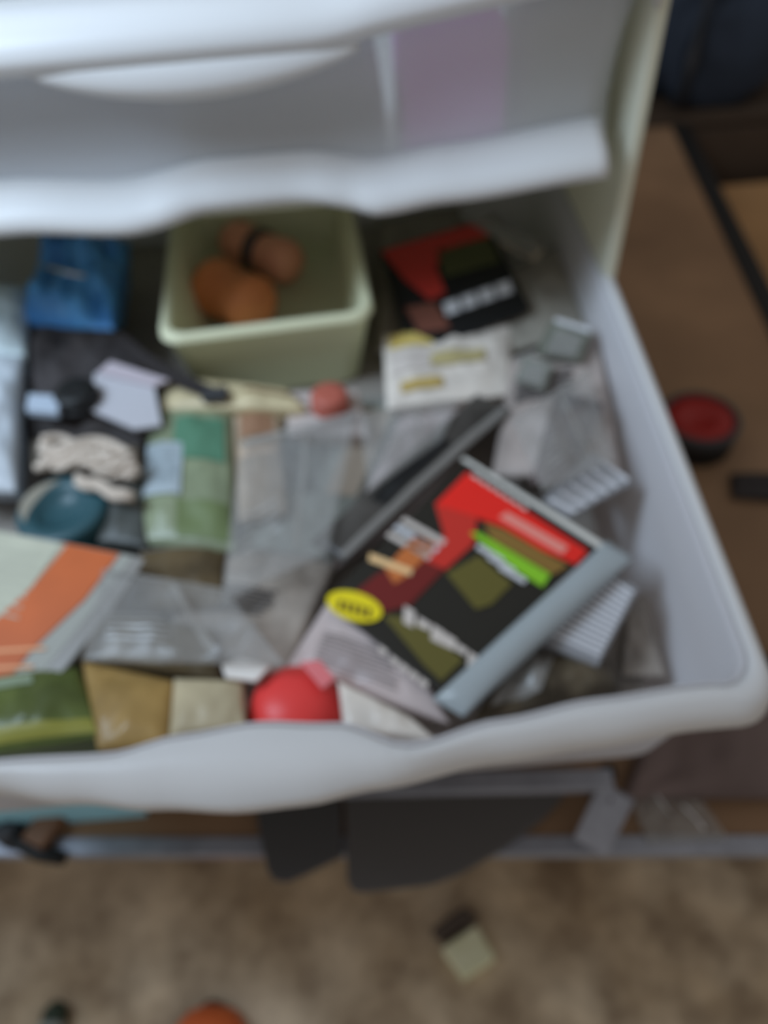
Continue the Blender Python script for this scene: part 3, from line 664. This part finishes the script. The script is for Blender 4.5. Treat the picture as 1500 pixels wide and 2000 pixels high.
# ---- front left: green, tan and beige bags
zip_bag([(-60, 1330), (150, 1300), (210, 1440), (-60, 1478)], [-.500, -.502, -.500, -.496], mat('grass_green_film', col(62, 70, 34, 2.4), .35, var=.4, vscale=18, coat=.4), 'dark green bag in the front left of the drawer', .05, .012, seed=41, seal=False,
        extra=lambda b, t: (b.patch('olive_band', .05, .78, .95, .95, mat('olive_yellow', col(98, 96, 40, 2.3), .4), t), b.patch('pale_print', .1, .1, .6, .25, mat('pale_green_print', col(96, 106, 88, 2.2), .5), t)))
zip_bag([(160, 1290), (340, 1330), (330, 1455), (190, 1465)], [-.505, -.508, -.500, -.498], mat('ochre_film', col(112, 90, 52, 2.3), .4, var=.3, vscale=20, coat=.3), 'ochre brown bag in the front, right of the dark green bag', .05, .010, seed=42, seal=False)
zip_bag([(340, 1325), (475, 1330), (480, 1420), (330, 1440)], [-.507, -.507, -.500, -.500], mat('sand_beige_film', col(130, 120, 98, 2.3), .4, var=.2, vscale=20), 'sand beige bag immediately left of the red cap', .045, .008, seed=43, seal=False)
zip_bag([(190, 1195), (420, 1230), (430, 1330), (150, 1290)], [-.515, -.518, -.515, -.512], mat('umber_film', col(74, 64, 46, 2.3), .35, var=.4, vscale=26, coat=.4), 'umber brown clear bag behind the ochre bag', .035, .010, seed=44)

# ------------------------------------------------------------------ around the cart
# cardboard box right of the table
t = thing('cardboard_box', 'tan cardboard box standing right of the table', 'box')
card = mat('tan_cardboard', col(128, 98, 66, 2.0), .8, var=.12, vscale=5)
bx = 1.02 if False else ex(1.3)+.07
bm = bmesh.new(); box(bm, bx, bx+.75, .85, 1.66, .0, Z(-.92)); bev(obj('box_body', bm, card, t), .004)
bm = bmesh.new(); box(bm, bx+.004, bx+.371, .855, 1.655, Z(-.92), Z(-.916)); obj('flap', bm, card, t)
bm = bmesh.new(); box(bm, bx+.379, bx+.746, .855, 1.655, Z(-.92), Z(-.916)); obj('flap', bm, card, t)
# added low cabinet to darken the bright background behind the table; carries the backpack
t = thing('darkening_cabinet', 'added dark brown low cabinet darkening the background behind the work table', 'cabinet')
cab = mat('dark_brown_wood', col(54, 43, 34, 1.8), .6, var=.2, vscale=5)
bm = bmesh.new(); box(bm, .48, 2.1, 1.765, 2.65, 0, Z(TZ)-.022); bev(obj('cabinet_body', bm, cab, t), .003)
bm = bmesh.new(); box(bm, .47, 2.11, 1.755, 2.66, Z(TZ)-.021, Z(TZ)); bev(obj('cabinet_top', bm, cab, t), .003)
for x0, x1, hx in ((.49, 1.28, 1.24), (1.30, 2.09, 1.34)):
    bm = bmesh.new(); box(bm, x0, x1, 1.7475, 1.7645, .03, Z(TZ)-.03); dd = bev(obj('door', bm, cab, t), .002)
    bm = bmesh.new(); tube(bm, [(hx, 1.74, .30), (hx, 1.735, .31), (hx, 1.735, .38), (hx, 1.74, .39)], .004, 8); obj('handle', bm, steel, dd, True)
# navy bag on it
t = thing('backpack', 'dark navy fabric backpack on the added low cabinet behind the cart', 'backpack')
navy = mat('navy_fabric', col(36, 42, 52, 1.3), .85, var=.3, vscale=12, bump=.4, bscale=30)
def lump(name, c, s, m, parent, seed=0, amp=.12, n=4):
    bm = bmesh.new(); bmesh.ops.create_icosphere(bm, subdivisions=n, radius=1)
    for v in bm.verts:
        q = v.co.copy(); e = [math.copysign(abs(k)**.55, k) for k in q]; q = Vector(e)
        q *= 1+amp*noise.noise(Vector((v.co.x*2+seed, v.co.y*2, v.co.z*2)))
        v.co = Vector((c[0]+q.x*s[0], c[1]+q.y*s[1], max(c[2]+q.z*s[2], Z(TZ)+.002)))
    return obj(name, bm, m, parent, True)
nb = at(1345, 232, TZ); nb.y += .045
lump('bag_body', (nb.x+.08, nb.y+.14, Z(TZ)+.20), (.17, .12, .22), navy, t, 2)
lump('front_pocket', (nb.x+.07, nb.y+.03, Z(TZ)+.11), (.12, .05, .11), mat('navy_fabric', (1, 1, 1, 1)), t, 5)
bm = bmesh.new(); tube(bm, [(nb.x+.02, nb.y+.02, Z(TZ)+.36), (nb.x-.01, nb.y-.03, Z(TZ)+.28), (nb.x-.02, nb.y-.035, Z(TZ)+.12), (nb.x-.02, nb.y-.02, Z(TZ)+.02)], .012, 8); obj('shoulder_strap', bm, dark, t, True)

# round tin with red lid on the table
t = thing('round_tin', 'round black tin with a red top on the table, right of the open drawer', 'tin')
c = at(1362, 812, TZ+.03); c = Vector((c.x-.006, c.y-.02, Z(TZ)))
bm = bmesh.new(); lathe(bm, c, [(.050, 0), (.052, .003), (.052, .040), (.050, .043)], 48); obj('tin_body', bm, black, t, True)
bm = bmesh.new(); lathe(bm, c, [(.0525, .032), (.054, .034), (.054, .046), (.052, .048), (.047, .048), (.045, .045)], 48, caps=False); obj('lid_rim', bm, dark, t, True)
bm = bmesh.new(); lathe(bm, c, [(.0455, .0435), (.045, .046), (.020, .047), (.018, .045), (.002, .045)], 48); obj('lid_disc', bm, mat('dark_red_lid', col(118, 22, 18, 1.8), .4), t, True)
# flat dark thing at the right edge
t = thing('dark_pouch', 'flat dark grey pouch lying on the table at the right edge', 'pouch')
b = Bag([(1425, 925), (1600, 930), (1600, 985), (1430, 972)], TZ+.006, .012, .003, 20, 51); b.build('pouch_body', mat('ash_black', col(36, 32, 32, 1.8), .6), t, thick=.003)
b.patch('flap', .05, .05, .95, .45, mat('ash_flap', col(42, 38, 38, 1.8), .6), t)
# dark mauve cloth, right front of the table
t = thing('folded_cloth', 'dark mauve grey folded jacket lying on the table at the front right', 'cloth')
b = Bag([(1290, 1330), (1700, 1250), (1700, 1560), (1215, 1560)], [TZ+.012, TZ+.012, TZ+.012, TZ+.012], .05, .02, 14, 52)
b.build('cloth_body', mat('mauve_cloth', col(72, 62, 60, 3.0), .9, var=.2, vscale=10, bump=.3), t, n=40, thick=.009)
b.patch('dark_fold', .02, .02, .5, .30, mat('black_cloth_fold', col(34, 30, 31, 2.0), .9), t, off=.004)
for k, (px, py, L_) in enumerate([(1305, 1545, 26), (1335, 1575, 34), (1378, 1570, 30), (1405, 1590, 34), (1262, 1525, 24), (1392, 1480, 26)]):
    q0 = at(px, py, TZ+.066); q1 = at(px+L_*.45, py+L_, TZ+.066)
t = thing('clear_wrapper', 'crumpled clear plastic wrapper on the table edge in front of the mauve jacket', 'wrapper')
b = Bag([(1225, 1545), (1370, 1560), (1425, 1640), (1265, 1650)], TZ+.006, .010, .014, 60, 61); b.build('film', clear, t, thick=.001)
b.patch('crease_highlight', .30, .1, .33, .5, ribm, t, skew=.1); b.patch('crease_highlight', .6, .3, .63, .8, ribm, t, skew=.1)  # pale strips painted as white highlight streaks along the film's folds
# steel stand under the drawer front
t = thing('steel_stand', 'blue grey steel stand under the front of the open drawer', 'stand')
def bar(name, a, b, wd, th, m, parent):
    a, b = Vector(a), Vector(b); d = (b-a).normalized(); s = d.cross(Vector((0, 0, 1))).normalized()*wd/2; n = s.cross(d).normalized()*th/2
    bm = bmesh.new(); v = [bm.verts.new(p+s*i+n*j) for p in (a, b) for i, j in ((-1, -1), (1, -1), (1, 1), (-1, 1))]
    for f in ((0, 1, 2, 3), (4, 5, 6, 7), (0, 1, 5, 4), (1, 2, 6, 5), (2, 3, 7, 6), (3, 0, 4, 7)): bm.faces.new([v[i] for i in f])
    return bev(obj(name, bm, m, parent), .002, 2)
zt = -.735
a0, a1 = at(300, 1545, zt), at(1195, 1524, zt)
bar('top_bar', a0, a1, .020, .012, steel, t)
q0, q1 = at(1205, 1545, zt+.002), at(1152, 1655, TZ+.012)
q1 = Vector((q1.x, q1.y, Z(TZ)+.016))
bar('strut', q0, q1, .034, .010, steel, t)
bar('strut_groove', q0.lerp(q1, .15)+Vector((0, 0, .0058)), q0.lerp(q1, .9)+Vector((.006, 0, .0058)), .008, .003, dark, t)
for q in (a0, a1):
    bar('leg', (q.x, q.y+.01, q.z), (q.x, q.y+.012, Z(TZ)+.0008), .014, .014, black, t)
# two dark boards
t = slab('dark_board', [(488, 1500), (664, 1500), (668, 1672), (600, 1705), (560, 1722), (535, 1718), (522, 1700), (505, 1620)], TZ+.0115, .006, mat('charcoal_board', col(44, 43, 43, 3.2), .55), bevel=.002)
tag(t, 'smaller charcoal board with rounded corner jutting over the table edge, left one', 'board')
t = slab('dark_board', [(672, 1500), (1120, 1500), (1098, 1560), (1060, 1600), (980, 1660), (900, 1706), (840, 1728), (710, 1742), (688, 1738), (678, 1718)], TZ+.0115, .006, mat('ash_board', col(52, 50, 49, 3.2), .55), bevel=.002)
tag(t, 'larger charcoal board with slanted edge jutting over the table edge, right one', 'board')
# left: blue box, brown stick, cable
t = thing('blue_box', 'pale blue box under the left of the drawer front', 'box')
qa, qb = at(-200, 1520, -.66), at(195, 1518, -.66)
qm = (qa.y+qb.y)/2
bm = bmesh.new(); box(bm, qa.x, qb.x, qm+.004, qm+.12, Z(TZ), Z(-.662)); bev(obj('box_body', bm, mat('pale_blue_card', col(110, 150, 165, 2.4), .5), t), .002)
bm = bmesh.new(); box(bm, qa.x-.002, qb.x+.002, qm+.002, qm+.122, Z(-.675), Z(-.660)); bev(obj('lid', bm, mat('pale_blue_card', (1, 1, 1, 1)), t), .002)
t = thing('wooden_stick', 'brown wooden stick end on the table edge, far left', 'stick')
bar('stick_body', at(130, 1560, TZ+.014), at(66, 1652, TZ+.014), .026, .018, mat('red_brown_wood', col(84, 58, 40, 2.0), .5, var=.3, vscale=30), t)
t = thing('cable', 'black cable curling over the left front edge of the table', 'cable')
bm = bmesh.new(); tube(bm, [at(-60, 1590, TZ+.010), at(0, 1622, TZ+.009), at(40, 1648, TZ+.009), at(75, 1668, TZ+.009), at(125, 1676, TZ+.009)], .0075, 10); obj('cable_body', bm, black, t, True)
bm = bmesh.new(); tube(bm, [at(8, 1620, TZ+.012), at(30, 1636, TZ+.012)], .013, 12); obj('cable_plug', bm, dark, t, True)

# things on the concrete floor
FZ = -CAMZ
def free_block(name, top_px, h, m, label, cat):
    pts = [at(x, y, FZ+h) for x, y in top_px]; bm = bmesh.new(); prism(bm, pts, h); return tag(bev(obj(name, bm, m), .003, 2), label, cat)
free_block('wood_block', [(862, 1852), (930, 1806), (968, 1870), (905, 1912)], .035, mat('pale_wood', col(160, 138, 108, 3.8), .7, var=.12, vscale=40), 'small pale wooden block lying on the concrete floor', 'block')
free_block('shade_block', [(842, 1815), (905, 1770), (935, 1790), (866, 1838)], .030, mat('shade_taupe', col(64, 56, 50, 2.0), .8), 'flat dark taupe piece standing in for the shadow and dark side of the pale wooden block', 'block')  # solid piece in place of the wooden block's shadow and dark side
# orange shoe toe
t = thing('shoe', 'orange brown round-toed shoe on the floor at the bottom edge', 'shoe')
c = at(400, 2050, FZ+.04); c.z = 0
bm = bmesh.new(); nU, nV = 24, 10; rings = []
prof = [(0, .048, .052), (.03, .050, .06), (.07, .048, .065), (.11, .040, .078), (.16, .036, .10), (.22, .038, .11), (.26, .030, .10)]
def shoe_ring(s, wdt, hgt, z0):
    return [Vector((c.x+wdt*math.cos(a), c.y+.035-s, z0+max(0, math.sin(a))**.8*hgt)) for a in [math.pi*k/16 for k in range(17)]]
R = []
R.append([bm.verts.new((c.x+.012*math.cos(math.pi*k/16), c.y+.052, .018+.012*math.sin(math.pi*k/16))) for k in range(17)])
R.append([bm.verts.new((c.x+.032*math.cos(math.pi*k/16), c.y+.046, .014+.030*math.sin(math.pi*k/16))) for k in range(17)])
R.append([bm.verts.new((c.x+.043*math.cos(math.pi*k/16), c.y+.034, .014+.042*math.sin(math.pi*k/16))) for k in range(17)])
for s, wdt, hgt in prof: R.append([bm.verts.new(p) for p in shoe_ring(s+.015, wdt, hgt-.004, .014)])
for a, b2 in zip(R, R[1:]):
    for k in range(16): bm.faces.new((a[k], a[k+1], b2[k+1], b2[k]))
for r in R: pass
for a, b2 in zip(R, R[1:]): bm.faces.new((a[0], b2[0], b2[16], a[16]))
bm.faces.new(R[0]); bm.faces.new(R[-1])
obj('upper', bm, mat('orange_leather', col(158, 66, 34, 3.2), .5, var=.15, vscale=20), t, True)
bm = bmesh.new(); prof2 = []
for k in range(40):
    a = 2*math.pi*k/40; s = (math.sin(a)+1)/2; prof2.append(Vector((c.x+.052*math.cos(a)*(1 if s > .5 else .85), c.y-.085+.145*math.sin(a), .014)))
prism(bm, prof2, .013); obj('sole', bm, mat('dark_sole', col(60, 44, 34, 2), .8), t)
# green-black handle end
t = thing('tool_handle', 'dark green rubber tool handle on the floor at the bottom left', 'tool')
c0 = at(110, 1975, FZ+.018); c0.z = .0185; c1 = c0+Vector((-.004, -.14, 0))
bm = bmesh.new(); tube(bm, [c0+Vector((0, .012, 0)), c0+Vector((0, .006, 0)), c0, c0.lerp(c1, .3), c0.lerp(c1, .7), c1], [.006, .013, .017, .018, .015, .017], 18); obj('grip', bm, mat('dark_green_rubber', col(42, 50, 40, 1.9), .6), t, True)
bm = bmesh.new(); tube(bm, [c0.lerp(c1, .10)+Vector((0, 0, .0012)), c0.lerp(c1, .16)+Vector((0, 0, .0012))], .0185, 18); obj('pale_ring', bm, mat('pale_ring', col(110, 112, 106, 2), .5), t, True)
